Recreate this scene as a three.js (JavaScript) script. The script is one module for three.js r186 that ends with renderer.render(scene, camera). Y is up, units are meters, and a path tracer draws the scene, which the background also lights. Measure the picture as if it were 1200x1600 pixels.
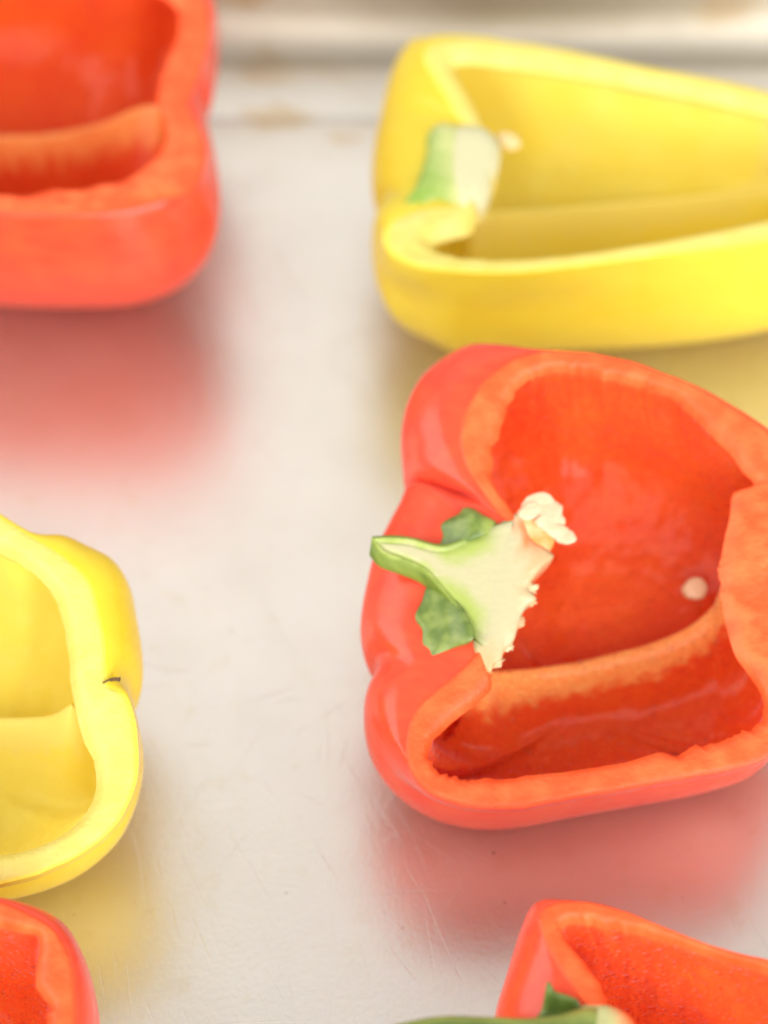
import * as THREE from 'three';
import { RectAreaLightUniformsLib } from 'three/addons/lights/RectAreaLightUniformsLib.js';
import { mergeGeometries } from 'three/addons/utils/BufferGeometryUtils.js';
import { createNoise3D } from 'simplex-noise';

// ---------------------------------------------------------------- camera, light, exposure
const CM = 0.01, RAD = Math.PI / 180;
const scene = new THREE.Scene();
const camera = new THREE.PerspectiveCamera(27, 0.75, 0.02, 20);
camera.position.set(0, 40 * Math.sin(50 * RAD) * CM, 40 * Math.cos(50 * RAD) * CM);
camera.lookAt(0, 0, 0);
camera.focus = 0.324;                 // the cut face and stem of the large red half
camera.userData.fStop = 9;
const renderer = new THREE.WebGLRenderer({ antialias: true });
renderer.setSize(768, 1024);
renderer.toneMapping = THREE.LinearToneMapping;
renderer.toneMappingExposure = 1.03;
renderer.shadowMap.enabled = true;
scene.background = new THREE.Color().setRGB(0.66, 0.648, 0.622);
RectAreaLightUniformsLib.init();
const LIGHTS = [
  // name, position (m), aim, width, height, radiance, tint
  ['window', [-0.15, 1.35, -1.25], [0, 0, 0], 1.7, 1.2, 0.85, [1, 0.985, 0.96]],
  ['soft_fill', [-1.5, 0.8, 0.1], [0, 0, 0], 1.7, 1.3, 3.8, [1, 0.99, 0.97]],
  ['soft_fill', [0.45, 1.05, 1.5], [0, 0, 0], 3.0, 1.7, 3.2, [1, 0.99, 0.97]],
  ['soft_fill', [0.75, 0.45, 1.4], [0, 0, 0], 1.6, 0.6, 8, [1, 0.99, 0.97]],  // added low front fill, not a known lamp; brightens the cavity back walls
];
for (const [name, p, aim, w, h, power, tint] of LIGHTS) {
  const l = new THREE.RectAreaLight(new THREE.Color().setRGB(...tint), power, w, h);
  l.name = name + '_light'; l.position.set(...p); l.lookAt(...aim); scene.add(l);
}

// ---------------------------------------------------------------- random numbers, noise, helpers
let seed = 20240611;
const rnd = () => { seed |= 0; seed = (seed + 0x6D2B79F5) | 0; let t = Math.imul(seed ^ (seed >>> 15), 1 | seed); t = (t + Math.imul(t ^ (t >>> 7), 61 | t)) ^ t; return ((t ^ (t >>> 14)) >>> 0) / 4294967296; };
const noise = createNoise3D(rnd);
const fbm = (x, y, z, n = 4) => { let s = 0, a = 0.5; for (let i = 0; i < n; i++) { s += a * noise(x, y, z); x *= 2.03; y *= 2.03; z *= 2.03; a *= 0.5; } return s; };
const lerp = (a, b, t) => a + (b - a) * t, clamp = (x, a = 0, b = 1) => Math.min(b, Math.max(a, x));
const smooth = (a, b, x) => { const t = clamp((x - a) / (b - a)); return t * t * (3 - 2 * t); };
const mix3 = (a, b, t) => [lerp(a[0], b[0], t), lerp(a[1], b[1], t), lerp(a[2], b[2], t)];
const softMax = (a, b, k) => { const h = Math.max(k - Math.abs(a - b), 0) / k; return Math.max(a, b) + h * h * k * 0.25; };
const names = new Map();
function numbered(n) { const k = names.get(n) ?? 0; names.set(n, k + 1); return k ? n + '_' + String(k).padStart(3, '0') : n; }
function thing(name, label, category, [x, y, z], group) {
  const o = new THREE.Group(); o.name = numbered(name); o.position.set(x * CM, y * CM, z * CM); o.userData = { label, category };
  if (group) o.userData.group = group;
  scene.add(o); return o;
}
function part(name, geo, mat, parent, label) {
  const m = new THREE.Mesh(geo, mat); m.name = name; m.castShadow = m.receiveShadow = true;
  if (label) m.userData.label = label;
  parent.add(m); return m;
}
// a sheet of (rows x cols) points in cm; each point is [x, y, z, u, v, colour]; closed = the last column repeats the first
function sheet(rows, flip = false, closed = false) {
  const R = rows.length, N = rows[0].length, P = new Float32Array(R * N * 3), U = new Float32Array(R * N * 2), C = new Float32Array(R * N * 3), I = [];
  let colored = false;
  rows.forEach((row, i) => row.forEach((p, j) => {
    const k = i * N + j;
    P[k * 3] = p[0] * CM; P[k * 3 + 1] = p[1] * CM; P[k * 3 + 2] = p[2] * CM; U[k * 2] = p[3] ?? p[0]; U[k * 2 + 1] = p[4] ?? p[2];
    if (p[5]) { colored = true; C.set(p[5], k * 3); }
  }));
  for (let i = 0; i + 1 < R; i++) for (let j = 0; j + 1 < N; j++) {
    const a = i * N + j, b = a + 1, c = a + N, d = c + 1;
    flip ? I.push(a, b, c, b, d, c) : I.push(a, c, b, b, c, d);
  }
  const g = new THREE.BufferGeometry();
  g.setAttribute('position', new THREE.BufferAttribute(P, 3)); g.setAttribute('uv', new THREE.BufferAttribute(U, 2));
  if (colored) g.setAttribute('color', new THREE.BufferAttribute(C, 3));
  g.setIndex(I); g.computeVertexNormals();
  const n = g.attributes.normal;
  if (closed) for (let i = 0; i < R; i++) {
    const a = i * N, b = a + N - 1, v = new THREE.Vector3(n.getX(a) + n.getX(b), n.getY(a) + n.getY(b), n.getZ(a) + n.getZ(b)).normalize();
    n.setXYZ(a, v.x, v.y, v.z); n.setXYZ(b, v.x, v.y, v.z);
  }
  return g;
}
// a closed outline through landmarks: segments of points, each resampled to the given count by length
function outline(segs, counts) {
  const flat = segs.flat(), n = flat.length, curve = new THREE.CatmullRomCurve3(flat.map(([a, b]) => new THREE.Vector3(a, b, 0)), true, 'centripetal');
  const out = []; let at = 0; const lens = [];
  segs.forEach((s, k) => {
    const D = 24, pts = [], cum = [0];
    for (let i = 0; i <= s.length * D; i++) { pts.push(curve.getPoint((at + i / D) / n)); if (i) cum.push(cum[i - 1] + pts[i].distanceTo(pts[i - 1])); }
    at += s.length; lens.push(cum.at(-1));
    if (!counts) return;
    for (let i = 0, j = 0; i < counts[k]; i++) {
      const want = cum.at(-1) * i / counts[k];
      while (cum[j + 1] < want) j++;
      const f = (want - cum[j]) / Math.max(1e-9, cum[j + 1] - cum[j]); out.push([lerp(pts[j].x, pts[j + 1].x, f), lerp(pts[j].y, pts[j + 1].y, f)]);
    }
  });
  return counts ? out : lens;
}
function texture(n, fn, srgb = false) {
  const d = new Uint8Array(n * n * 4);
  for (let y = 0; y < n; y++) for (let x = 0; x < n; x++) { const c = fn(x / n, y / n); const k = (y * n + x) * 4; for (let i = 0; i < 3; i++) d[k + i] = clamp(c[i] ?? c[0]) * 255; d[k + 3] = 255; }
  const t = new THREE.DataTexture(d, n, n); t.wrapS = t.wrapT = THREE.RepeatWrapping; t.magFilter = THREE.LinearFilter; if (srgb) t.colorSpace = THREE.SRGBColorSpace; t.needsUpdate = true; return t;
}
// noise that repeats over the unit square: a torus in 3D would need 4D, so blend across the edges instead
const tile = (f) => (x, y) => { const wx = smooth(0.8, 1, x), wy = smooth(0.8, 1, y); return lerp(lerp(f(x, y), f(x - 1, y), wx), lerp(f(x, y - 1), f(x - 1, y - 1), wx), wy); };
const repeat = (t, cm) => { const c = t.clone(); c.repeat.set(1 / cm, 1 / cm); c.needsUpdate = true; return c; };

// ---------------------------------------------------------------- outlines (cm) of the cut plane of each half: outer edge, inner edge, widest girth; septum crests
const PEPPERS = {
big_red: {c:[3.39,3.4,5.0],tilt:19,roll:0,d1:1.2,outer:[[[-1.4,-1.59],[-1.51,-1.7],[-1.81,-2.15],[-2.04,-2.55],[-2.14,-3.0],[-2.09,-3.47],[-1.91,-3.84],[-1.67,-4.17],[-1.35,-4.43],[-0.91,-4.62]],[[-0.48,-4.67],[-0.16,-4.66],[0.38,-4.57],[0.91,-4.41],[1.43,-4.2],[1.96,-3.94],[2.47,-3.62],[2.98,-3.21]],[[3.36,-2.66],[3.57,-1.87],[3.48,-1.09],[3.22,-0.54],[3.33,0.0],[3.34,0.86]],[[3.12,1.64],[2.62,2.32],[2.01,2.55],[1.4,2.67],[0.6,2.81],[-0.4,2.99],[-1.3,3.15],[-1.9,3.15]],[[-2.39,3.05],[-2.71,2.89],[-2.94,2.64],[-3.05,2.32],[-3.04,2.01],[-2.98,1.75],[-2.83,1.49],[-2.58,1.26],[-2.37,1.09],[-2.17,0.91]],[[-1.94,0.64],[-1.83,0.22],[-1.74,-0.32],[-1.64,-0.98]]],inner:[[[-1.17,-1.62],[-1.29,-1.85],[-1.5,-2.15],[-1.62,-2.43],[-1.57,-2.72],[-1.62,-2.98],[-1.47,-3.12],[-1.44,-3.35],[-1.36,-3.58],[-1.25,-3.87],[-1.01,-4.14],[-0.76,-4.28]],[[-0.38,-4.32],[0.26,-4.24],[0.89,-4.07],[1.52,-3.79],[1.77,-3.52],[2.02,-3.21],[2.37,-2.8]],[[2.56,-2.49],[2.71,-2.3],[2.36,-2.14],[2.28,-1.76],[2.11,-1.09],[2.05,-0.32],[2.11,0.11],[2.22,0.64],[2.39,0.91]],[[2.59,1.28],[2.63,1.59],[2.45,1.85],[2.04,2.03],[1.43,2.16],[1.22,2.29],[0.97,2.23],[0.42,2.38],[-0.39,2.52],[-0.89,2.58],[-1.39,2.64],[-1.89,2.66]],[[-2.24,2.69],[-2.44,2.6],[-2.64,2.44],[-2.68,2.26],[-2.63,2.06],[-2.48,1.9],[-2.18,1.64],[-1.87,1.4]],[[-1.68,1.17],[-1.7,0.91],[-1.34,0.43],[-1.18,0.0],[-1.05,-0.54],[-1.04,-1.09]]],belly:[[[-2.3,-2.58],[-2.98,-3.03],[-3.08,-3.52],[-3.1,-3.99],[-3.0,-4.47],[-2.78,-4.89],[-2.39,-5.22],[-1.94,-5.42],[-1.39,-5.32],[-0.84,-5.05]],[[-0.29,-4.76],[0.48,-4.64],[1.02,-4.47],[1.56,-4.28],[2.1,-4.02],[2.63,-3.68],[3.15,-3.27]],[[3.82,-2.82],[4.15,-2.12],[4.12,-1.78],[3.76,-1.21],[3.98,-0.65],[3.97,0.23]],[[3.4,0.9],[2.84,1.55],[2.2,1.79],[1.57,1.93],[0.74,2.08],[-0.3,2.27],[-1.23,2.45],[-1.85,2.5]],[[-2.36,2.44],[-2.77,2.31],[-3.16,2.08],[-3.44,1.81],[-3.64,1.47],[-3.72,1.1],[-3.69,0.67],[-3.51,0.19],[-3.7,-0.1],[-3.78,-0.43]],[[-3.76,-0.82],[-3.68,-1.27],[-3.56,-1.78],[-3.36,-2.22],[-3.15,-2.64],[-2.98,-2.96]]],ridges:[[1.75,[[1.51,5.41,2.4],[1.77,5.18,2.1],[2.45,4.89,1.75],[3.22,4.65,1.6],[3.88,4.47,1.6],[4.53,4.33,1.7],[5.16,4.16,1.95],[5.51,4.02,2.3],[5.58,4.02,2.9],[5.75,3.95,3.4]]]]},
top_yellow: {c:[3.67,3.75,-5.63],tilt:6,roll:0,d1:1.4,outer:[[[-1.96,-0.75],[-2.24,-1.1],[-2.54,-1.84],[-2.81,-2.44],[-2.91,-2.76],[-2.8,-3.08],[-2.52,-3.26],[-1.88,-3.33]],[[-1.12,-3.21],[-0.1,-2.99],[1.39,-2.54],[2.63,-2.22],[3.85,-1.82],[5.04,-1.27]],[[5.94,-0.5],[6.21,0.17],[6.04,0.58],[6.16,0.98]],[[5.67,1.54],[4.68,1.81],[3.46,2.03],[2.26,2.25],[1.06,2.47],[-0.13,2.67],[-1.32,2.81],[-2.49,2.78]],[[-3.2,2.61],[-3.53,2.38],[-3.67,2.1],[-3.67,1.81],[-3.52,1.54],[-3.25,1.35],[-2.83,1.21]],[[-2.28,1.11],[-2.12,0.66],[-2.04,0.0]]],inner:[[[-1.67,-0.75],[-1.8,-1.27],[-2.04,-1.96],[-2.25,-2.44],[-2.3,-2.61],[-2.21,-2.72],[-2.02,-2.76],[-1.64,-2.72]],[[-1.01,-2.61],[-0.13,-2.44],[1.36,-2.08],[2.59,-1.73],[3.8,-1.32],[4.75,-0.87]],[[5.41,-0.25],[5.48,0.17],[5.32,0.49],[5.34,0.79]],[[4.88,1.11],[4.14,1.27],[3.53,1.4],[2.3,1.75],[1.08,2.06],[-0.12,2.3],[-1.3,2.42]],[[-2.25,2.35],[-2.6,2.19],[-2.77,2.03],[-2.67,1.94],[-2.42,1.84],[-2.06,1.7]],[[-1.89,1.27],[-1.73,0.74],[-1.64,0.0]]],belly:[[[-3.77,-2.41],[-3.72,-2.77],[-3.64,-3.2],[-3.54,-3.64],[-3.38,-4.01],[-3.14,-4.27],[-2.77,-4.16],[-1.95,-3.83]],[[-1.04,-3.38],[-0.01,-3.17],[1.53,-2.7],[2.8,-2.34],[4.06,-1.95],[5.28,-1.43]],[[6.53,-1.64],[6.88,-0.94],[6.69,-0.52],[6.8,0.07]],[[6.07,1.32],[4.91,1.8],[3.65,2.11],[2.41,2.3],[1.19,2.4],[-0.03,2.46],[-1.24,2.55],[-2.46,2.62]],[[-3.18,2.24],[-3.61,1.94],[-3.82,1.46],[-3.9,0.98],[-3.88,0.44],[-3.69,0.02],[-3.85,-0.43]],[[-3.92,-0.94],[-3.9,-1.46],[-3.85,-1.95]]],ridges:[[1.5,[[1.74,-5.37,2.6],[2.01,-5.8,2.3],[2.54,-6.06,2.1],[3.83,-6.3,2.0],[5.11,-6.43,2.0],[6.41,-6.62,2.0],[7.72,-6.89,2.0],[8.95,-6.78,2.3],[9.5,-6.13,3.0]]]]},
top_red: {c:[-6.71,4.1,-7.11],tilt:3,roll:0,d1:1.3,outer:[[[-4.88,-0.18],[-5.19,-0.92],[-5.32,-2.07],[-5.0,-3.25],[-4.35,-4.06]],[[-3.24,-4.68],[-1.29,-4.99],[0.32,-4.89],[1.69,-4.37]],[[2.6,-3.55],[3.12,-2.75],[3.24,-1.97],[3.16,-1.02],[3.01,-0.18],[2.89,0.24]],[[3.01,0.51],[3.27,1.17],[3.34,1.74],[3.25,2.29],[3.06,2.67],[2.55,2.9],[1.85,3.1],[0.79,3.2],[-0.41,3.14],[-1.85,3.0]],[[-3.06,2.83],[-4.06,2.55],[-4.63,2.04],[-4.81,1.34],[-4.79,0.72]],[[-4.6,0.36],[-4.68,0.09]]],inner:[[[-4.38,-0.18],[-4.61,-0.83],[-4.7,-1.78],[-4.46,-2.65],[-3.9,-3.25]],[[-2.99,-3.75],[-1.19,-4.06],[0.27,-3.96],[1.35,-3.65]],[[2.03,-3.25],[2.51,-2.75],[2.59,-2.26],[2.5,-1.49],[2.32,-0.64],[2.32,0.15]],[[2.47,0.58],[2.52,0.99],[2.43,1.46],[2.19,1.81],[1.78,2.21],[1.31,2.34],[0.96,2.48],[0.72,2.5],[0.48,2.45],[0.25,2.53],[-0.1,2.67],[-0.46,2.62],[-1.18,2.6],[-2.04,2.46]],[[-3.15,2.26],[-3.9,2.04],[-4.2,1.69],[-4.3,1.29],[-4.28,0.81]],[[-4.19,0.36],[-4.24,0.09]]],belly:[[[-5.64,-1.51],[-6.1,-2.28],[-6.24,-3.47],[-5.81,-4.08],[-5.0,-4.91]],[[-3.5,-4.93],[-1.49,-5.25],[0.16,-5.14],[1.7,-4.51]],[[2.7,-4.81],[3.19,-3.88],[3.28,-2.97],[3.25,-2.24],[3.15,-1.61],[2.95,-1.19]],[[3.13,-0.72],[3.35,0.17],[3.49,1.07],[3.52,1.73],[3.39,2.35],[2.95,2.9],[2.1,3.25],[0.65,3.33],[-0.57,3.3],[-2.05,3.13]],[[-3.45,2.71],[-4.62,2.29],[-5.39,1.42],[-5.64,0.53],[-5.64,-0.38]],[[-5.55,-0.85],[-5.58,-1.17]]],ridges:[[1.7,[[-11.34,-7.91,2.8],[-10.45,-8.21,2.3],[-9.19,-8.31,2.1],[-7.87,-8.31,2.1],[-6.56,-8.39,2.15],[-5.69,-8.4,2.4],[-4.96,-8.11,3.0],[-4.4,-7.31,3.7]]]]},
left_yellow: {c:[-6.61,3.2,6.48],tilt:15,roll:0,d1:1.2,outer:[[[-3.68,-0.53],[-3.96,-1.19],[-3.98,-2.07],[-3.56,-2.86],[-2.8,-3.44]],[[-1.77,-3.67],[-0.72,-3.58],[0.14,-3.26],[0.91,-2.77],[1.45,-2.41]],[[1.89,-1.98],[2.08,-1.41],[2.2,-0.86],[2.25,-0.43],[2.31,-0.19]],[[2.56,-0.04],[2.72,0.32],[2.8,0.79],[2.82,1.15],[2.75,1.56],[2.55,2.01],[2.1,2.45],[1.41,2.81],[0.83,2.97],[-0.13,3.06]],[[-1.3,2.92],[-2.41,2.52],[-3.16,1.97],[-3.54,1.25],[-3.59,0.53]],[[-3.46,0.0],[-3.46,-0.27]]],inner:[[[-3.17,-0.53],[-3.4,-1.13],[-3.38,-1.79],[-3.04,-2.41],[-2.42,-2.86]],[[-1.61,-3.07],[-0.66,-2.98],[0.09,-2.69],[0.73,-2.35],[1.08,-2.07]],[[1.35,-1.68],[1.5,-1.24],[1.6,-0.75],[1.66,-0.32],[1.72,-0.05]],[[1.8,0.26],[1.92,0.63],[2.1,1.0],[2.16,1.31],[2.08,1.71],[1.78,2.09],[1.29,2.36],[0.79,2.48],[-0.08,2.57]],[[-1.16,2.42],[-2.17,2.07],[-2.76,1.61],[-3.07,1.1],[-3.09,0.53]],[[-3.0,0.05],[-3.04,-0.27]]],belly:[[[-4.34,-1.06],[-4.74,-1.74],[-4.78,-2.76],[-4.31,-3.29],[-3.32,-3.94]],[[-2.03,-4.03],[-0.94,-3.95],[0.06,-3.58],[0.84,-3.11],[1.37,-3.25],[1.8,-3.09]],[[2.19,-2.9],[2.42,-2.56],[2.54,-2.08],[2.65,-1.51],[2.65,-1.12],[2.52,-0.73]],[[2.63,-0.29],[2.73,0.08],[2.74,0.41],[2.66,0.84],[2.47,1.29],[2.15,1.65],[1.71,1.96],[1.1,2.2],[0.51,2.34],[-0.38,2.44]],[[-1.57,2.52],[-2.91,2.14],[-3.79,1.52],[-4.31,0.67],[-4.36,-0.08]],[[-4.18,-0.62],[-4.17,-0.9]]],ridges:[[1.7,[[-9.91,5.97,2.3],[-9.2,5.88,1.8],[-7.89,5.82,1.6],[-6.84,5.78,1.6],[-5.86,5.88,1.75],[-5.38,6.06,2.1],[-4.95,6.32,2.8]]]]},
corner_red: {c:[-6.57,3.2,12.98],tilt:8,roll:0,d1:1.2,outer:[[[-2.91,-0.09],[-3.1,-0.72],[-3.05,-1.45],[-2.71,-2.11],[-2.05,-2.59]],[[-1.08,-2.84],[-0.07,-2.86],[0.59,-2.81],[1.06,-2.71],[1.44,-2.54],[1.83,-2.3]],[[2.04,-2.04],[2.17,-1.73],[2.24,-1.36],[2.28,-0.9],[2.28,-0.27],[2.25,0.09]],[[2.37,0.53],[2.38,1.13],[2.24,1.63],[1.85,2.04],[1.03,2.29],[0.03,2.33]],[[-1.0,2.21],[-1.89,1.88],[-2.47,1.46],[-2.77,0.96],[-2.8,0.53]],[[-2.71,0.31],[-2.75,0.09]]],inner:[[[-2.47,-0.09],[-2.65,-0.63],[-2.61,-1.22],[-2.33,-1.73],[-1.8,-2.11]],[[-1.02,-2.4],[-0.02,-2.46],[0.63,-2.42],[1.09,-2.35],[1.37,-2.28],[1.6,-2.24]],[[1.65,-2.06],[1.64,-1.78],[1.66,-1.5],[1.76,-1.34],[1.89,-1.15],[1.85,-0.9],[1.82,-0.45],[1.83,0.09]],[[1.93,0.48],[1.93,1.0],[1.79,1.42],[1.48,1.71],[0.82,1.9],[-0.02,1.94]],[[-0.97,1.84],[-1.69,1.55],[-2.13,1.21],[-2.35,0.87],[-2.37,0.53]],[[-2.32,0.31],[-2.35,0.09]]],belly:[[[-3.55,-0.53],[-3.81,-1.18],[-3.76,-1.94],[-3.32,-2.38],[-2.54,-2.88]],[[-1.33,-3.0],[-0.28,-3.05],[0.38,-3.03],[0.86,-3.03],[1.24,-3.01],[1.63,-2.9]],[[1.94,-2.72],[2.2,-2.33],[2.35,-1.94],[2.45,-1.46],[2.47,-0.71],[2.39,-0.3]],[[2.53,0.11],[2.55,0.82],[2.39,1.51],[1.87,2.02],[0.85,2.27],[-0.19,2.32]],[[-1.34,2.19],[-2.43,1.85],[-3.11,1.26],[-3.45,0.56],[-3.49,0.11]],[[-3.39,-0.12],[-3.43,-0.34]]],ridges:[[1.7,[[-8.97,12.99,2.3],[-8.04,12.82,1.7],[-6.9,12.78,1.5],[-5.65,12.84,1.8],[-4.9,12.99,2.6]]]]},
bottom_red: {c:[4.54,3.4,12.89],tilt:8,roll:0,d1:1.2,outer:[[[-1.66,-0.81],[-1.83,-1.08],[-2.03,-1.41],[-2.18,-1.69],[-2.3,-1.97],[-2.34,-2.21],[-2.26,-2.4],[-2.08,-2.49]],[[-1.8,-2.52],[-1.44,-2.47],[-1.04,-2.34],[-0.55,-2.12],[-0.02,-1.89],[0.42,-1.75],[0.86,-1.65],[1.73,-1.41]],[[2.57,-0.99],[2.87,-0.54],[2.89,-0.09],[2.67,0.26],[2.75,0.7]],[[2.54,1.3],[1.96,1.8],[1.08,2.13],[0.06,2.29],[-1.03,2.29],[-2.02,2.08]],[[-2.6,1.75],[-2.92,1.3],[-2.95,0.87],[-2.77,0.48],[-2.37,0.18]],[[-1.92,-0.04],[-1.75,-0.36],[-1.67,-0.63]]],inner:[[[-1.35,-0.79],[-1.38,-1.01],[-1.5,-1.31],[-1.73,-1.67],[-1.94,-1.95],[-2.01,-2.11],[-1.96,-2.19],[-1.85,-2.22]],[[-1.65,-2.21],[-1.37,-2.15],[-0.92,-2.05],[-0.47,-1.92],[-0.03,-1.76],[0.4,-1.62],[0.84,-1.49],[1.53,-1.27]],[[2.2,-0.85],[2.42,-0.49],[2.41,-0.09],[2.28,0.26],[2.29,0.66]],[[2.09,1.13],[1.66,1.51],[0.95,1.75],[0.01,1.9],[-0.92,1.9],[-1.75,1.75]],[[-2.25,1.46],[-2.51,1.17],[-2.52,0.91],[-2.34,0.66],[-1.98,0.4]],[[-1.63,0.18],[-1.43,-0.18],[-1.35,-0.54]]],belly:[[[-2.98,-1.19],[-2.92,-1.49],[-2.77,-1.95],[-2.57,-2.54],[-2.44,-2.79],[-2.35,-2.85],[-2.18,-2.85],[-1.97,-2.74]],[[-1.71,-2.64],[-1.34,-2.52],[-0.93,-2.38],[-0.43,-2.16],[0.12,-1.93],[0.57,-1.78],[1.02,-1.64],[1.92,-1.38]],[[2.98,-1.05],[3.47,-0.91],[3.52,-0.44],[3.26,-0.08],[3.38,0.37]],[[3.1,1.08],[2.45,1.68],[1.45,2.06],[0.22,2.27],[-1.0,2.27],[-2.11,2.02]],[[-2.84,1.64],[-3.26,1.08],[-3.34,0.46],[-3.23,-0.08],[-3.13,-0.44]],[[-3.08,-0.67],[-3.08,-0.86],[-3.03,-1.0]]],ridges:[[1.7,[[2.96,12.9,2.4],[3.65,12.77,1.8],[4.77,12.73,1.6],[5.97,12.63,1.7],[6.76,12.61,2.4]]]]}
};

// ---------------------------------------------------------------- materials
// moist inner wall: fine round papillae on slow swells
const cells = (() => { const p = []; for (let i = 0; i < 620; i++) p.push([rnd(), rnd(), 0.010 + 0.016 * rnd() ** 2, 0.35 + 0.65 * rnd()]); return p; })();
const innerBump = (() => {
  const n = 512, a = new Float32Array(n * n), slow = tile((x, y) => fbm(x * 7, y * 7, 3.1, 4));
  for (let y = 0; y < n; y++) for (let x = 0; x < n; x++) a[y * n + x] = 0.4 + 0.33 * slow(x / n, y / n);
  for (const [cx, cy, r, h] of cells) { const R = Math.ceil(r * n); for (let j = -R; j <= R; j++) for (let i = -R; i <= R; i++) { const d = Math.hypot(i, j) / (r * n); if (d < 1) { const k = ((Math.round(cy * n) + j + n) % n) * n + ((Math.round(cx * n) + i + n) % n); a[k] += 0.26 * h * (1 - d * d) ** 1.5; } } }
  return texture(n, (x, y) => [a[Math.round(y * n) * n + Math.round(x * n)]]);
})();
const innerMap = (() => {
  const n = 512, a = new Float32Array(n * n), slow = tile((x, y) => fbm(x * 9, y * 9, 13.1, 4));
  for (let i = 0; i < 2600; i++) { const cx = rnd(), cy = rnd(), r = 0.004 + 0.007 * rnd() ** 2, h = 0.2 + 0.8 * rnd() ** 2, R = Math.ceil(r * n); for (let v = -R; v <= R; v++) for (let u = -R; u <= R; u++) { const e = Math.hypot(u, v) / (r * n); if (e < 1) { const k = ((Math.round(cy * n) + v + n) % n) * n + ((Math.round(cx * n) + u + n) % n); a[k] = Math.max(a[k], h * (1 - e * e)); } } }
  return texture(n, (x, y) => { const k = a[Math.round(y * n) * n + Math.round(x * n)], s = slow(x, y); return [0.97 + 0.03 * k, 0.52 + 0.08 * s + 0.4 * k, 0.3 + 0.1 * s + 0.32 * k]; });
})();
const skinBump = texture(256, tile((x, y) => 0.5 + 0.5 * fbm(x * 5, y * 5, 9.2, 3)) && ((f) => (x, y) => [f(x, y)])(tile((x, y) => 0.5 + 0.5 * fbm(x * 5, y * 5, 9.2, 3))));
const fleshBump = texture(256, ((f) => (x, y) => [f(x, y)])(tile((x, y) => 0.5 + 0.6 * fbm(x * 9, y * 9, 5.5, 5))));
const phys = (o) => new THREE.MeshPhysicalMaterial({ vertexColors: true, ...o });
const M = {
  skin: phys({ roughness: 0.95, transmission: 0.34, specularIntensity: 0.3, clearcoat: 0.9, clearcoatRoughness: 0.24, bumpMap: repeat(skinBump, 3), bumpScale: 0.0005 }),
  skinThin: phys({ roughness: 0.95, transmission: 0.46, specularIntensity: 0.3, clearcoat: 1, clearcoatRoughness: 0.27, bumpMap: repeat(skinBump, 3), bumpScale: 0.0004 }),
  flesh: phys({ roughness: 0.6, specularIntensity: 0.6, clearcoat: 0.12, clearcoatRoughness: 0.3, bumpMap: repeat(fleshBump, 1.2), bumpScale: 0.00015 }),
  inner: phys({ roughness: 0.95, transmission: 0.42, specularIntensity: 0.4, map: repeat(innerMap, 2.6), clearcoat: 0.4, clearcoatRoughness: 0.18, bumpMap: repeat(innerBump, 2.4), bumpScale: 0.0007 }),
  innerSmooth: phys({ roughness: 0.95, transmission: 0.42, specularIntensity: 0.2, clearcoat: 0.15, clearcoatRoughness: 0.3, bumpMap: repeat(fleshBump, 2.4), bumpScale: 0.0001 }),
  green: phys({ roughness: 0.5, clearcoat: 0.2, clearcoatRoughness: 0.3, bumpMap: repeat(fleshBump, 1.3), bumpScale: 0.00006 }),
  pith: phys({ roughness: 0.5, clearcoat: 0.25, clearcoatRoughness: 0.25, bumpMap: repeat(fleshBump, 1.4), bumpScale: 0.00008 }),
  seed: phys({ roughness: 0.5, clearcoat: 0.3, clearcoatRoughness: 0.3 }),
  dark: new THREE.MeshStandardMaterial({ color: new THREE.Color().setRGB(0.09, 0.045, 0.012), roughness: 0.8 }),
};
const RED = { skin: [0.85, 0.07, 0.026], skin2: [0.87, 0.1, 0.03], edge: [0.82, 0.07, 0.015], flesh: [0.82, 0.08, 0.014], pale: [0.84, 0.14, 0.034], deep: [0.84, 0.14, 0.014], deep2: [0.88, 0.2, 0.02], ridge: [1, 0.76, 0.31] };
const YEL = { skin: [0.87, 0.705, 0.026], skin2: [0.88, 0.735, 0.04], edge: [0.76, 0.6, 0.05], flesh: [0.62, 0.5, 0.1], pale: [0.63, 0.525, 0.145], deep: [0.9, 0.745, 0.1], deep2: [0.9, 0.775, 0.15], ridge: [0.87, 0.74, 0.19] };

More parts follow.
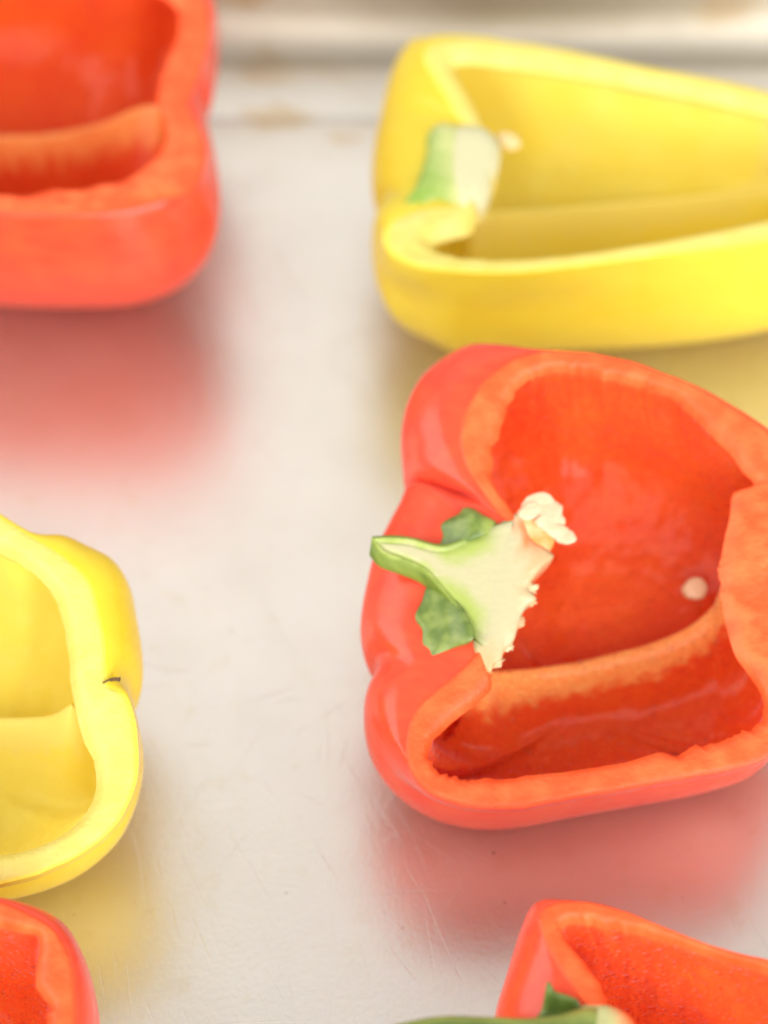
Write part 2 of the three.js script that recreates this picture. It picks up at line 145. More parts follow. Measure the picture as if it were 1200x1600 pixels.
// ---------------------------------------------------------------- pepper halves
function pepper(d, pal, o, seedZ) {
  const t = d.tilt * RAD, D = d.c[1], n = [0, Math.cos(t), Math.sin(t)], v = [0, -Math.sin(t), Math.cos(t)];
  const lens = outline(d.outer), sum = lens.reduce((a, b) => a + b), T = 420, counts = lens.map((l) => Math.max(6, Math.round(T * l / sum)));
  const O = outline(d.outer, counts), I = outline(d.inner, counts), B = outline(d.belly, counts), N = O.length;
  const P = (q, drop, lift = 0) => [q[0], D + q[1] * v[1] + n[1] * lift - drop, q[1] * v[2] + n[2] * lift];
  // wall profile from the cut to the girth: an outward girth bulges at once, a drawn-in girth goes down first
  const prof = (a, g, f) => { const k = smooth(-0.15, 0.1, Math.hypot(...g) - Math.hypot(...a)); return [lerp(smooth(0, 1, f * 2 / Math.PI), Math.sin(f), k), lerp(f * 2 / Math.PI, 1 - Math.cos(f), k)]; };
  // ragged inner edge
  I.forEach((q, j) => {
    const rag = smooth(-0.25, 0.35, noise(q[0] * 0.55, q[1] * 0.55, seedZ + 31)), nx = O[j][0] - q[0], ny = O[j][1] - q[1], l = Math.hypot(nx, ny) || 1, a = (0.2 + rag) * (pal === YEL ? 0.35 : 1) * 0.045 * fbm(q[0] * 2.6, q[1] * 2.6, seedZ, 4) + rag * (pal === YEL ? 0 : 0.08) * Math.max(0, noise(q[0] * 5, q[1] * 5, seedZ + 4)) ** 2;
    q[0] -= nx / l * a; q[1] -= ny / l * a;
  });
  O.forEach((q, j) => { const a = 0.02 * fbm(q[0] * 1.2, q[1] * 1.2, seedZ + 9, 3); q[0] *= 1 + a * 0.3; q[1] *= 1 + a * 0.3; });
  const perim = sum, wrap = (row) => { row.push([...row[0]]); row.at(-1)[3] = perim; return row; };
  const ease = (f, p = d.round ?? 2.3) => [Math.cos(f) ** (2 / p), Math.sin(f) ** (2 / p)];
  // skin
  const skinRows = [], A = 18, Bn = 46;
  const skinPoint = (j, w, f, drop) => {
    const q = [lerp(O[j][0], B[j][0], w) * f, lerp(O[j][1], B[j][1], w) * f], p = P(q, drop);
    p[1] = softMax(p[1], 0.02, 0.4);
    const k = fbm(p[0] * 0.9 + 3, p[1] * 0.9, p[2] * 0.9 + seedZ, 4);
    p[3] = perim * j / N; p[4] = drop; p[5] = mix3(pal.skin, pal.skin2, clamp(0.5 + 0.8 * k + 0.5 * noise(p[0] * 1.1, p[1] * 5, p[2] * 5 + seedZ)));
    return p;
  };
  for (let i = 0; i <= A; i++) { const f = Math.PI / 2 * i / A; skinRows.push(wrap(O.map((_, j) => { const [w, h] = prof(O[j], B[j], f); return skinPoint(j, w, 1, d.d1 * h); }))); }
  for (let i = 1; i <= Bn; i++) { const [c, s] = ease(Math.PI / 2 * i / Bn); skinRows.push(wrap(O.map((_, j) => skinPoint(j, 1, c, d.d1 + (D - d.d1) * s)))); }
  part('skin', sheet(skinRows, false, true), pal === YEL ? M.skinThin : M.skin, o);
  // cut face
  const faceRows = [], LIP = pal === YEL ? 0.2 : 0.15;
  for (let i = 0; i <= 16; i++) {
    const w = i / 16, crown = 0.05 * (1 - Math.abs(2 * w - 1) ** (pal === YEL ? 3.5 : 6)) - LIP * Math.max(0, 1 - w / 0.45) ** 2;
    faceRows.push(wrap(O.map((q, j) => {
      const x = [lerp(I[j][0], q[0], w), lerp(I[j][1], q[1], w)], k = fbm(x[0] * 1.6, x[1] * 1.6, seedZ + 20, 4), broad = smooth(0.7, 1.3, Math.hypot(q[0] - I[j][0], q[1] - I[j][1])), p = P(x, 0, crown + (0.014 + 0.07 * broad) * k * Math.sin(Math.PI * w));
      p[3] = x[0]; p[4] = x[1];
      let c = mix3(pal.flesh, pal.pale, clamp(0.25 + (0.9 + 0.6 * broad) * k + 0.35 * broad * (1 - w) + 0.5 * Math.max(0, 0.35 - w)));
      p[5] = mix3(c, pal.edge, smooth(0.86, 0.97, w)); return p;
    })));
  }
  part('cut_rim', sheet(faceRows, true, true), M.flesh, o);
  // inner wall with its septa
  const Din = D - 0.55, inRows = [], IB = B.map((b, j) => { const l = Math.hypot(...b), th = lerp(0.32, 0.7, smooth(-0.15, 0.1, l - Math.hypot(...O[j]))), f = Math.max(0.1, (l - th) / l); return [lerp(I[j][0], b[0] * f, 0.8), lerp(I[j][1], b[1] * f, 0.8)]; });
  const ridges = d.ridges.map(([, pts]) => new THREE.CatmullRomCurve3(pts.map(([x, z, h]) => new THREE.Vector3(x - d.c[0], h, z - d.c[2])), false, 'centripetal').getPoints(80));
  const inward = I.map((q, j) => smooth(0.6, 1.6, q[1]) * (1 - smooth(-0.25, 0.15, Math.hypot(...IB[j]) - Math.hypot(...q))));
  const inPoint = (j, w, f, drop, rowFade, row = 99, way = 0) => {
    const [dc, ds] = ease(Math.PI / 2 * way, 1.55), q = [0, 1].map((m) => lerp(lerp(I[j][m], IB[j][m], w) * f, I[j][m] * dc, inward[j]));
    drop = lerp(drop, Din * ds, inward[j]);
    const p = P(q, drop, row < 22 ? -LIP * (1 - row / 22) : 0);
    p[1] = softMax(p[1], 0.3, 1.0);
    p[1] += rowFade * 0.07 * fbm(p[0] * 0.8, p[1] * 0.8 + seedZ, p[2] * 0.8, 3);
    let rw = 0;
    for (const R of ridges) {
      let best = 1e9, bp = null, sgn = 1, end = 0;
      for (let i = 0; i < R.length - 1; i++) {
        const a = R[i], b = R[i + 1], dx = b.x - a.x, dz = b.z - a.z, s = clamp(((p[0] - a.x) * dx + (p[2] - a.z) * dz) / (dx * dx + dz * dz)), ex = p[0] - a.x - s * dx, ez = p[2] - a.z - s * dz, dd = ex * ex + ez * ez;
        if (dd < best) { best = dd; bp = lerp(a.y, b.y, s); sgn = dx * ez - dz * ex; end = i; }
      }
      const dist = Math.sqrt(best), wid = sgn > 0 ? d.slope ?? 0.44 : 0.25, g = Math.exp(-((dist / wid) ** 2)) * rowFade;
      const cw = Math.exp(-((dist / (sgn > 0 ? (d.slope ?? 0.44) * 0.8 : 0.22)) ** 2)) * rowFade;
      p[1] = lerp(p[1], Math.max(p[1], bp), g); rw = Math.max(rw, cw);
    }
    const k = fbm(p[0] * 0.7 + 8, p[1] * 0.7, p[2] * 0.7 + seedZ, 4), k2 = fbm(p[0] * 3, p[1] * 3, p[2] * 3 + seedZ, 3);
    let c = mix3(pal.deep, pal.deep2, clamp(0.45 + 0.9 * k + 0.3 * k2));
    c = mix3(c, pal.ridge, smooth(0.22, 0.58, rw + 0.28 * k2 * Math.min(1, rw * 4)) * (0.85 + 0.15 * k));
    c = mix3(c, pal === RED ? [0.9, 0.22, 0.06] : pal.flesh, (pal === YEL ? 1 : 0.8) * (1 - smooth(0, pal === YEL ? 6 : 2.5, row)));
    p[3] = p[0]; p[4] = p[2] - p[1]; p[5] = c; return p;
  };
  for (let i = 0; i <= 22; i++) { const f = Math.PI / 2 * i / 22; inRows.push(wrap(I.map((_, j) => { const [w, h] = prof(I[j], IB[j], f); return inPoint(j, w, 1, d.d1 * h, smooth(0, 7, i), i, 0.3 * i / 22); }))); }
  for (let i = 1; i <= 90; i++) { const [c, s] = ease(Math.PI / 2 * i / 90, 2.2); inRows.push(wrap(I.map((_, j) => inPoint(j, 1, c, d.d1 + (Din - d.d1) * s, 1, 99, 0.3 + 0.7 * i / 90)))); }
  inRows.forEach((r) => { r.at(-1)[3] = r[0][3]; });
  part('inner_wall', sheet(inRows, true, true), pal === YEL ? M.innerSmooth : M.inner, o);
  o.userData.frame = undefined;
  return { P, D };
}
// a fan-shaped pad over an outline in the cut plane, domed on top, with sides going down
function pad(F, pts, ctr, { top = 0.06, depth = 0.4, dense = 160, colour, sink = 0.75, lift = 0, warp }) {
  const q = outline([pts], [dense]), rows = [];
  const put = (f, l, g = f) => { const row = q.map(([a, b]) => { const x = [lerp(ctr[0], a, g), lerp(ctr[1], b, g)], p = F.P(x, 0, lift + l + (warp ? warp(x, f) : 0)); p[3] = x[0]; p[4] = x[1]; p[5] = colour(x, f, l); return p; }); row.push([...row[0]]); rows.push(row); };
  for (let i = 0; i <= 14; i++) { const f = i / 14; put(f, top * (1 - f ** 6)); }
  for (let i = 1; i <= 7; i++) { const f = i / 7; put(1, -depth * f, lerp(1, sink, f * f)); }
  for (let i = 1; i <= 3; i++) put(1, -depth, sink * (1 - i / 3));
  return sheet(rows, true, true);
}
function flakeSeed(r, colour) {
  const g = new THREE.SphereGeometry(1, 28, 18), p = g.attributes.position, c = new Float32Array(p.count * 3);
  for (let i = 0; i < p.count; i++) {
    const x = p.getX(i), y = p.getY(i), z = p.getZ(i), k = 1 + 0.1 * noise(x * 1.3 + r[3], y * 1.3, z * 1.3), rim = 0.75 + 0.25 * smooth(0.55, 0.9, Math.hypot(x, z));
    p.setXYZ(i, x * r[0] * k * CM, y * r[1] * k * rim * CM, z * r[2] * k * (1 + 0.12 * x) * CM);
    c.set(mix3(colour, [0.6, 0.33, 0.15], clamp(0.25 + 0.6 * noise(x * 2, y * 2, z * 2 + r[3])) * 0.5), i * 3);
  }
  g.setAttribute('color', new THREE.BufferAttribute(c, 3)); g.computeVertexNormals(); return g;
}
const LEAF = [0.075, 0.125, 0.01], LEAF2 = [0.16, 0.22, 0.025], LIME = [0.3, 0.36, 0.07], CREAM = [0.42, 0.385, 0.215];

// the large red half with the cut stem
const big = thing('pepper_half', 'large red pepper half in the middle with a halved green stem and pale seeds', 'bell pepper', [PEPPERS.big_red.c[0], 0, PEPPERS.big_red.c[2]]);
{
  const F = pepper(PEPPERS.big_red, RED, big, 1.7);
  const top = [[-3.58, -1.31], [-3.25, -1.33], [-2.92, -1.29], [-2.53, -1.18], [-2.36, -1.19], [-2.07, -1.3], [-1.77, -1.44], [-1.3, -1.6]];
  const low = [[-3.6, -1.2], [-3.42, -0.97], [-3.1, -0.83], [-2.75, -0.66], [-2.47, -0.36], [-2.24, -0.08], [-2.07, 0.17], [-1.93, 0.43], [-1.62, 0.72]];
  const ct = new THREE.CatmullRomCurve3(top.map(([a, b]) => new THREE.Vector3(a, b, 0))), cl = new THREE.CatmullRomCurve3(low.map(([a, b]) => new THREE.Vector3(a, b, 0)));
  const face = [], body = [];
  for (let i = 0; i <= 60; i++) {
    const f = i / 60, a = ct.getPoint(f), b = cl.getPoint(f), row = [], under = [], w = a.distanceTo(b);
    for (let j = 0; j <= 28; j++) {
      const g = j / 28, e = Math.min(g, 1 - g) * w, x = [lerp(a.x, b.x, g), lerp(a.y, b.y, g)], k = fbm(x[0] * 3, x[1] * 3, 2.2, 3);
      // ridged cut face: raised rind, a furrow inside it
      const p = F.P(x, 0, 0.1 - 0.02 * smooth(0.82, 1, f) + 0.025 * Math.exp(-(((e - 0.07) / 0.035) ** 2)) - 0.03 * Math.exp(-(((e - 0.13) / 0.03) ** 2)) - 0.03 * (1 - smooth(0, 0.05, e)));
      p[3] = x[0]; p[4] = x[1]; const wide = g < 0.5 ? smooth(0.35, 0.8, f) * 0.3 : 0.42 * smooth(0.45, 0.75, f);
      p[5] = mix3(mix3(LEAF2, LIME, smooth(0.02, 0.09 + 0.5 * wide, e + 0.05 * k)), CREAM, Math.max(smooth(0.07 + wide * 0.5, 0.22 + 0.1 * smooth(0.3, 0.6, f) + wide, e + 0.1 * k), smooth(0.84, 0.97, f)));
      row.push(p);
    }
    for (let j = 0; j <= 24; j++) {
      const an = Math.PI * j / 24, cx = Math.cos(an), x = [lerp(a.x, b.x, 0.5 - 0.5 * cx), lerp(a.y, b.y, 0.5 - 0.5 * cx)], out = (cx < 0 ? 0.34 : 0.1) * Math.sin(an) * cx;
      const dx = (b.x - a.x) / (w || 1), dy = (b.y - a.y) / (w || 1), k = fbm(x[0] * 2 + an, x[1] * 2, 7.1, 3);
      const p = F.P([x[0] - dx * out, x[1] - dy * out], 0, 0.075 - Math.sin(an) * (0.12 + 0.42 * w * 0.5 + 0.1));
      p[3] = f * 3; p[4] = an; p[5] = mix3(LEAF, LEAF2, clamp(0.5 + k)); under.push(p);
    }
    face.push(row); body.push(under);
  }
  part('stem', mergeGeometries([sheet(face), sheet(body, true)]), M.green, big);
  const core = [[-1.5, -1.56], [-1.33, -1.67], [-1.17, -1.74], [-1.09, -1.51], [-1.01, -1.3], [-0.75, -1.09], [-0.64, -0.98], [-0.79, -0.84], [-0.93, -0.67], [-1.03, -0.53], [-1.07, -0.43], [-0.94, -0.25], [-1.08, -0.15], [-1.19, 0.02], [-1.26, 0.26], [-1.33, 0.46], [-1.48, 0.63], [-1.53, 0.77], [-1.64, 0.86], [-1.71, 0.98], [-1.86, 0.82], [-1.96, 0.55], [-1.98, 0.2], [-1.95, -0.3], [-1.85, -0.8], [-1.7, -1.3]];
  part('core', pad(F, core, [-1.5, -0.4], { top: 0.075, depth: 0.75, sink: 0.6, lift: 0.045, warp: (x) => -0.05 * smooth(-1.45, -1.9, x[0] + 0.25 * x[1]), colour: (x, f, l) => {
    const k = fbm(x[0] * 2.2, x[1] * 2.2, 4.4, 4) + 0.5 * fbm(x[0] * 9, x[1] * 2, 1.4, 3), up = smooth(-0.75, -1.35, x[1] + 0.5 * (x[0] + 1.2)), right = smooth(-1.35, -0.8, x[0] + 0.25 * k);
    let c = mix3([0.43, 0.39, 0.225], [0.55, 0.3, 0.13], clamp(right * 0.7 + smooth(0.3, 0.95, x[1])));
    c = mix3(c, RED.pale, clamp(up * right * 1.3 + Math.max(0, -l - 0.1) * 1.2));
    return mix3(c, LIME, clamp(smooth(-1.6, -2.1, x[0] + 0.2 * k) * 0.4));
  } }), M.pith, big);
  const cal = part('calyx', pad(F, [[-2.5, -1.15], [-2.43, -1.4], [-2.46, -1.58], [-2.36, -1.68], [-2.16, -1.75], [-2.09, -1.84], [-1.93, -1.79], [-1.78, -1.68], [-1.58, -1.6], [-1.5, -1.5], [-1.9, -1.25]], [-2.05, -1.5], { top: 0.05, depth: 0.18, sink: 0.97, dense: 90, lift: 0.1, warp: (x) => -0.1 + 0.14 * Math.sin((x[0] + 2.2) * 5) + 0.35 * Math.min(0, x[1] + 1.6), colour: (x, f) => mix3(LEAF, LIME, clamp(0.15 + 0.7 * smooth(-1.9, -1.5, x[0]) + 0.5 * fbm(x[0] * 3, x[1] * 3, 1, 3))) }), M.green, big);
  part('calyx', pad(F, [[-2.68, -0.5], [-2.78, -0.25], [-2.89, 0.02], [-2.78, 0.22], [-2.77, 0.46], [-2.68, 0.6], [-2.64, 0.73], [-2.54, 0.66], [-2.28, 0.56], [-1.97, 0.46], [-2.05, 0.1], [-2.4, -0.4]], [-2.45, 0.15], { top: 0.05, depth: 0.16, sink: 0.97, dense: 90, lift: 0.1, warp: (x) => 0.1 * Math.sin((x[0] + 2.2) * 6) - 0.25 * smooth(-2.4, -2.9, x[0]), colour: (x, f) => mix3(LEAF, [0.2, 0.25, 0.05], clamp(0.35 + 0.9 * fbm(x[0] * 3, x[1] * 3, 6, 3))) }), M.green, big);
  part('placenta', pad(F, [[-1.35, -1.6], [-1.12, -1.82], [-0.85, -1.8], [-0.66, -1.55], [-0.62, -1.25], [-0.78, -1.0], [-1.0, -0.85], [-1.25, -1.1]], [-1.0, -1.35], { top: 0.08, depth: 0.45, sink: 0.7, dense: 120, lift: -0.03, colour: (x, f) => mix3([0.86, 0.26, 0.06], [0.74, 0.45, 0.22], clamp(0.35 + fbm(x[0] * 3, x[1] * 3, 2, 3))) }), M.pith, big);
  const nub = [[-0.9, -0.84, 0.1], [-1.0, -0.47, 0.11], [-1.0, -0.24, 0.08], [-1.22, 0.1, 0.1], [-1.4, 0.52, 0.09], [-1.6, 0.76, 0.11], [-0.8, -1.02, 0.11]].map(([a, b, r]) => {
    const g = new THREE.SphereGeometry(1, 14, 10), q = g.attributes.position, p = F.P([a - 0.04, b], 0, -0.04), c = new Float32Array(q.count * 3), tone = mix3([0.6, 0.46, 0.26], [0.62, 0.33, 0.16], rnd());
    for (let i = 0; i < q.count; i++) { const k = r * (1 + 0.5 * noise(q.getX(i) * 1.4 + a * 9, q.getY(i) * 1.4, q.getZ(i) * 1.4 + b * 9)); q.setXYZ(i, (p[0] + q.getX(i) * k * 1.25) * CM, (p[1] + q.getY(i) * k * 0.8) * CM, (p[2] + q.getZ(i) * k) * CM); c.set(tone, i * 3); }
    g.setAttribute('color', new THREE.BufferAttribute(c, 3)); g.computeVertexNormals(); return g;
  });
  part('placenta', mergeGeometries(nub), M.pith, big);
  const put = (a, b, l, r, rot) => { const m = part('seed', flakeSeed([...r, a * 7], [0.55, 0.4, 0.25]), M.seed, big), p = F.P([a, b], 0, l); m.position.set(p[0] * CM, p[1] * CM, p[2] * CM); m.rotation.set(...rot); };
  put(-0.88, -1.9, 0.06, [0.27, 0.08, 0.17], [0.55, 0.15, 0.25]); put(-0.7, -1.76, 0.1, [0.24, 0.07, 0.18], [0.4, -0.5, 0.2]); put(-0.68, -1.58, 0.05, [0.26, 0.06, 0.14], [0.6, 0.1, -0.2]); put(-0.58, -1.42, 0.02, [0.27, 0.06, 0.13], [0.5, -0.35, -0.1]); put(-0.46, -1.33, 0, [0.2, 0.05, 0.12], [0.4, -0.2, 0.2]);
  put(-1.0, -1.75, 0.06, [0.22, 0.08, 0.15], [0.5, 0.4, 0]);
}
{
  const loose = new THREE.Mesh(flakeSeed([0.22, 0.15, 0.2, 3.3], [0.66, 0.4, 0.22]), M.seed); loose.name = 'seed'; loose.userData = { label: 'single loose pale seed lying inside the large red pepper half', category: 'seed' };
  loose.position.set(5.3 * CM, 1.95 * CM, 3.35 * CM); loose.rotation.set(0.4, 0.3, 0.2); loose.castShadow = loose.receiveShadow = true; scene.add(loose);
}

// the yellow half at the top right
const yel = thing('pepper_half', 'yellow pepper half at the far tray wall with a stub of cut stem', 'bell pepper', [PEPPERS.top_yellow.c[0], 0, PEPPERS.top_yellow.c[2]]);
{
  const F = pepper({ ...PEPPERS.top_yellow, slope: 0.3 }, YEL, yel, 5.1);
  part('stem', pad(F, [[-2.62, -0.92], [-2.82, -0.7], [-2.86, -0.2], [-2.98, 0.3], [-3.12, 0.75], [-3.3, 1.12], [-2.95, 1.16], [-2.72, 1.0], [-2.45, 1.08], [-2.2, 1.16], [-2.0, 0.4], [-2.1, -0.6], [-2.3, -0.85]], [-2.5, 0.1], { top: 0.12, depth: 0.5, sink: 0.9, lift: 0.06, warp: (x) => -0.12 * smooth(-2.4, -3.1, x[0]), colour: (x, f, l) => mix3([0.2, 0.32, 0.035], [0.45, 0.47, 0.17], clamp(smooth(-3.0, -2.3, x[0] - 0.15 * x[1]) + 0.4 * fbm(x[0] * 3, x[1] * 3, 8, 3) + Math.min(0, l) * 0.8)) }), M.green, yel);
  part('core', pad(F, [[-2.3, -0.8], [-2.05, -0.86], [-1.71, -0.77], [-1.5, -0.45], [-1.44, -0.17], [-1.5, 0.3], [-1.64, 0.62], [-1.66, 0.95], [-1.88, 1.3], [-2.02, 1.1], [-2.16, 1.22], [-2.35, 1.02], [-2.45, 0.3]], [-1.95, 0.15], { top: 0.16, depth: 0.9, sink: 0.75, lift: 0.06, colour: (x, f, l) => mix3([0.5, 0.47, 0.27], [0.9, 0.72, 0.2], clamp(-l * 1.6 + 0.4 * fbm(x[0] * 2, x[1] * 2, 3, 3))) }), M.pith, yel);
  const p = F.P([-1.28, -0.55], 0, -0.05), m = part('seed', flakeSeed([0.27, 0.1, 0.17, 1.2], [0.62, 0.47, 0.2]), M.seed, yel); m.position.set(p[0] * CM, p[1] * CM, p[2] * CM); m.rotation.set(0.4, -0.7, 0.3);
}
const tred = thing('pepper_half', 'red pepper half at the far left with its lobed blossom end to the right', 'bell pepper', [PEPPERS.top_red.c[0], 0, PEPPERS.top_red.c[2]]);
pepper({ ...PEPPERS.top_red, round: 2.02, slope: 0.26 }, RED, tred, 9.4);
const lyel = thing('pepper_half', 'yellow pepper half cut off by the left edge with a dark speck on its rim', 'bell pepper', [PEPPERS.left_yellow.c[0], 0, PEPPERS.left_yellow.c[2]]);
{
  const F = pepper(PEPPERS.left_yellow, YEL, lyel, 13.8);
  const pts = [[2.2, -0.23], [2.28, -0.27], [2.36, -0.29], [2.47, -0.29]].map(([a, b], i) => { const p = F.P([a, b], 0, 0.035 + 0.012 * (i % 2)); return new THREE.Vector3(p[0] * CM, p[1] * CM, p[2] * CM); });
  const g = new THREE.TubeGeometry(new THREE.CatmullRomCurve3(pts), 24, 0.00026, 8), q = g.attributes.position;
  const mid = new THREE.CatmullRomCurve3(pts);
  for (let i = 0; i < q.count; i++) {                       // tapering to the left, a little knotty
    const f = Math.floor(i / 9) / 24, m = mid.getPointAt(f), k = (0.45 + 0.85 * smooth(0, 0.9, f)) * (1 + 0.35 * noise(f * 9, (i % 9) * 0.6, 4));
    q.setXYZ(i, m.x + (q.getX(i) - m.x) * k, m.y + (q.getY(i) - m.y) * k, m.z + (q.getZ(i) - m.z) * k);
  }
  g.computeVertexNormals(); part('blossom_scar', g, M.dark, lyel);
}
const cred = thing('pepper_half', 'red pepper half in the near left corner with glistening inside, no stem in view', 'bell pepper', [PEPPERS.corner_red.c[0], 0, PEPPERS.corner_red.c[2]]);
pepper(PEPPERS.corner_red, RED, cred, 17.3);
const bred = thing('pepper_half', 'red pepper half at the near right edge with a long green stem pointing left', 'bell pepper', [PEPPERS.bottom_red.c[0], 0, PEPPERS.bottom_red.c[2]]);
{
  const F = pepper(PEPPERS.bottom_red, RED, bred, 22.6);
  part('core', pad(F, [[-1.83, -0.95], [-1.61, -0.99], [-1.34, -0.95], [-1.13, -0.81], [-1.05, -0.55], [-1.1, 0], [-1.35, 0.4], [-1.75, 0.5], [-2.0, 0.1], [-2.0, -0.6]], [-1.55, -0.3], { top: 0.14, depth: 0.8, sink: 0.7, lift: 0.03, colour: (x, f, l) => mix3([0.48, 0.47, 0.2], RED.pale, clamp(smooth(-1.5, -1.1, x[0]) - l + 0.4 * fbm(x[0] * 2, x[1] * 2, 3, 3))) }), M.pith, bred);
  part('calyx', pad(F, [[-2.5, -0.7], [-2.36, -0.9], [-2.27, -1.22], [-2.18, -1.1], [-2.0, -1.05], [-1.83, -0.97], [-1.9, -0.6], [-2.2, -0.5]], [-2.15, -0.8], { top: 0.06, depth: 0.14, sink: 0.97, dense: 80, lift: 0.02, warp: (x) => 0.3 * smooth(-0.8, -1.2, x[1]), colour: (x) => mix3(LEAF, LEAF2, clamp(0.4 + fbm(x[0] * 3, x[1] * 3, 6, 3))) }), M.green, bred);
  const ctr = [[-4.6, -0.1, 0.2], [-4.2, -0.27, 0.2], [-3.75, -0.38, 0.18], [-3.3, -0.4, 0.15], [-2.7, -0.38, 0.1], [-2.2, -0.25, 0.05], [-1.85, -0.15, 0]].map(([a, b, l]) => { const p = F.P([a, b], 0, l + 0.2); return new THREE.Vector3(...p); });
  const cv = new THREE.CatmullRomCurve3(ctr), rows = [];
  for (let i = 0; i <= 60; i++) {
    const f = i / 60, c = cv.getPoint(f), tg = cv.getTangent(f), s = new THREE.Vector3().crossVectors(tg, new THREE.Vector3(0, 1, 0)).normalize(), u = new THREE.Vector3().crossVectors(s, tg), row = [], r = (0.27 + 0.08 * (1 - f) ** 3 + 0.42 * smooth(0.62, 1, f)) * (i ? 1 : 0.02);
    for (let j = 0; j <= 36; j++) {
      const an = 2 * Math.PI * j / 36, rr = r * (1 + 0.05 * Math.cos(an * 5) + 0.04 * fbm(f * 4, Math.cos(an), Math.sin(an), 3)), p = c.clone().addScaledVector(s, rr * Math.cos(an)).addScaledVector(u, rr * Math.sin(an));
      row.push([p.x, p.y, p.z, f * 4, an, mix3(LEAF, LIME, clamp(0.3 + 0.35 * Math.cos(an * 5 + 1) + 0.5 * fbm(f * 5, Math.cos(an) * 2, Math.sin(an) * 2, 3)))]);
    }
    rows.push(row);
  }
  part('stem', sheet(rows, false, true), M.green, bred);
}

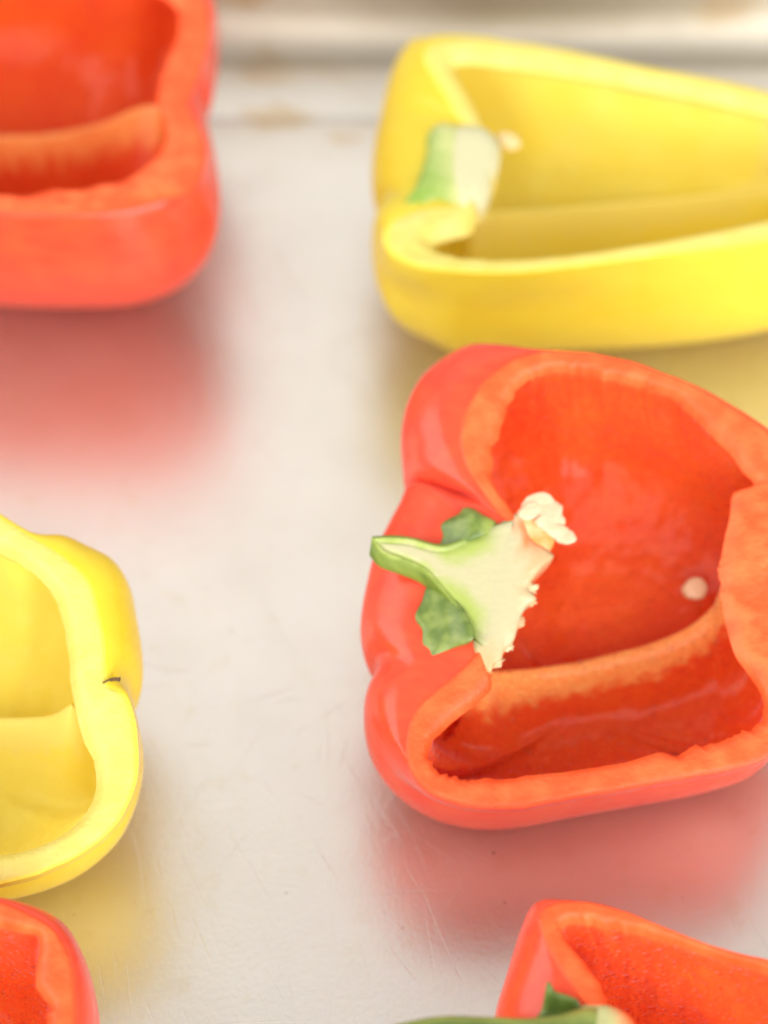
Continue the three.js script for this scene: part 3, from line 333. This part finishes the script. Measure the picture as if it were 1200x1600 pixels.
// ---------------------------------------------------------------- baking tray
const tray = thing('baking_tray', 'brushed aluminium baking tray under the peppers with scratches, baked-on amber stains and painted pepper reflections on its wall', 'baking tray', [0, 0, 0]);
{
  const fleck = new Map();
  for (let i = 0; i < 70; i++) { const cx = Math.floor(rnd() * 1024), cy = Math.floor(rnd() * 1024), r = 0.8 + 1.9 * rnd() ** 3, s = 0.12 + 0.4 * rnd() ** 2; for (let v = -3; v <= 3; v++) for (let u = -3; u <= 3; u++) { const e = Math.hypot(u * (0.7 + 0.6 * rnd()), v) / r; if (e < 1) fleck.set(((cy + v + 1024) % 1024) * 1024 + (cx + u + 1024) % 1024, s * (1 - e * e)); } }
  const floorMap = texture(1024, ((f, g, s) => (x, y) => {
    const spot = fleck.get(Math.round(y * 1024) * 1024 + Math.round(x * 1024)) ?? 0;
    if (spot) return mix3([0.93, 0.917, 0.89], [0.3, 0.24, 0.17], spot);
    const a = f(x, y), b = g(x, y), k = smooth(0.3, 0.62, s(x, y));
    return mix3([0.93 + 0.015 * a, 0.917 + 0.015 * a, 0.897 + 0.018 * a + 0.012 * b], [0.86, 0.78, 0.62], k * 0.14);
  })(tile((x, y) => fbm(x * 6, y * 6, 1.5, 5)), tile((x, y) => fbm(x * 40, y * 40, 2.5, 3)), tile((x, y) => fbm(x * 16, y * 16, 8.5, 4))), true);
  const scratch = (() => {
    const n = 1024, a = new Float32Array(n * n).fill(0.5), grain = tile((x, y) => fbm(x * 60, y * 60, 5.5, 3));
    for (let y = 0; y < n; y++) for (let x = 0; x < n; x++) a[y * n + x] += 0.12 * grain(x / n, y / n);
    for (let i = 0; i < 480; i++) {
      let x = rnd() * n, y = rnd() * n, an = rnd() < 0.6 ? 1.2 + 0.35 * (rnd() - 0.5) : rnd() * 6.28; const L = 20 + 260 * rnd() ** 2, dp = (0.1 + 0.35 * rnd() ** 2) * (rnd() < 0.75 ? -1 : 1), bend = (rnd() - 0.5) * 0.004;
      for (let k = 0; k < L; k++) { const q = ((Math.round(y) + n) % n) * n + (Math.round(x) + n) % n; a[q] += dp * Math.sin(Math.PI * k / L); x += Math.cos(an); y += Math.sin(an); an += bend; x = (x + n) % n; y = (y + n) % n; }
    }
    return texture(n, (x, y) => [a[Math.round(y * n) * n + Math.round(x * n)]]);
  })();
  const rough = texture(512, ((f) => (x, y) => [0.5, 0.5 + 0.05 * f(x, y), 0])(tile((x, y) => fbm(x * 5, y * 5, 11.5, 5))));
  const metal = new THREE.MeshPhysicalMaterial({ vertexColors: true, metalness: 0.88, roughness: 0.72, color: new THREE.Color().setRGB(0.79, 0.772, 0.74), map: repeat(floorMap, 14), roughnessMap: repeat(rough, 11), bumpMap: repeat(scratch, 9), bumpScale: 0.0001 });
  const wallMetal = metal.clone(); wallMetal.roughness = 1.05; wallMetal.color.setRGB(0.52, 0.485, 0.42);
  const STAIN_AND_REFLECTION = [[-2.3, -11.4, 0.9, 0.5, 0.5], [-2.6, -13.0, 0.8, 0.7, 0.35], [-0.9, -10.7, 0.35, 0.25, 0.35], [4.2, -15.2, 0.6, 0.9, 0.9], [-1.3, -12.9, 0.5, 0.5, 0.2], [-3.3, -14.6, 0.8, 0.35, 0.6], [7.6, -14.3, 0.9, 0.3, 0.4], [1.2, -15.4, 1.2, 0.3, 0.5], [3, -15.6, 6, 0.55, 1.1], [-3, -15.7, 1.8, 0.6, 0.9], [8, -15.5, 4, 0.4, 0.9], [-0.5, -14.9, 0.5, 0.5, 0.5]];  // baked-on stains; the broad ones along the wall top paint in golden pepper reflections
  const tint = (x, z) => { let s = 0; for (const [a, b, r, q, k] of STAIN_AND_REFLECTION) { const e = Math.hypot((x - a) / r, (z - b) / q) + 0.5 * fbm(x * 1.4, z * 1.4, a, 4); s = Math.max(s, k * smooth(1.05, 0.55, e)); } return mix3([1, 1, 1], [0.8, 0.55, 0.2], s); };
  // profile across the far edge: floor, crease, ramp, cove, wall, rolled rim
  const prof = [];
  for (let i = 0; i <= 10; i++) prof.push([-10.4 - 0.85 * i / 10, 0]);
  prof.push([-11.27, -0.012], [-11.3, -0.03], [-11.34, -0.015], [-11.38, 0.02]);
  for (let i = 1; i <= 8; i++) prof.push([-11.38 - 1.5 * i / 8, 0.02 + 0.19 * i / 8]);
  { const a0 = 7.2 * RAD, a1 = 84 * RAD, r = 1.15, cz = -12.88 - r * Math.sin(a0), cy = 0.21 + r * Math.cos(a0) ; for (let i = 1; i <= 22; i++) { const a = lerp(a0, a1, i / 22); prof.push([-12.88 - r * (Math.sin(a) - Math.sin(a0)), 0.21 + r * (Math.cos(a0) - Math.cos(a))]); } }
  const [wz, wy] = prof.at(-1);
  for (let i = 1; i <= 6; i++) prof.push([wz - 0.12 * i / 6, wy + 1.15 * i / 6]);
  const wall = prof.map(([z, y]) => { const row = []; for (let i = 0; i <= 120; i++) { const x = -20 + 40 * i / 120; row.push([x, y + 0.012 * fbm(x * 0.3, z * 0.5, 2, 2), z, x, z - y, tint(x, z - y * 0.4)]); } return row; });
  const floor = []; for (let j = 0; j <= 120; j++) { const z = -10.4 + 36 * j / 120, row = []; for (let i = 0; i <= 160; i++) { const x = -20 + 40 * i / 160; row.push([x, 0.012 * fbm(x * 0.3, z * 0.5, 2, 2) * (1 - smooth(-9, -6, z)), z, x, z, tint(x, z)]); } floor.push(row); }
  const floorSheet = sheet(floor);
  const split = prof.findIndex(([z]) => z < -12.7);
  part('tray_floor', mergeGeometries([floorSheet, sheet(wall.slice(0, split + 1), true)]), metal, tray);
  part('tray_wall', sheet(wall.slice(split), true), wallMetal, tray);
  const [rz, ry] = prof.at(-1), rim = [];
  for (let i = 0; i <= 20; i++) { const a = Math.PI * (0.02 + 1.5 * i / 20), row = []; for (let k = 0; k <= 4; k++) row.push([-20 + 10 * k, ry + 0.28 * Math.sin(a), rz - 0.28 + 0.28 * Math.cos(a), k * 10, i * 0.1, [1, 1, 1]]); rim.push(row); }
  part('tray_rim', sheet(rim, true), metal, tray);
}
renderer.render(scene, camera);
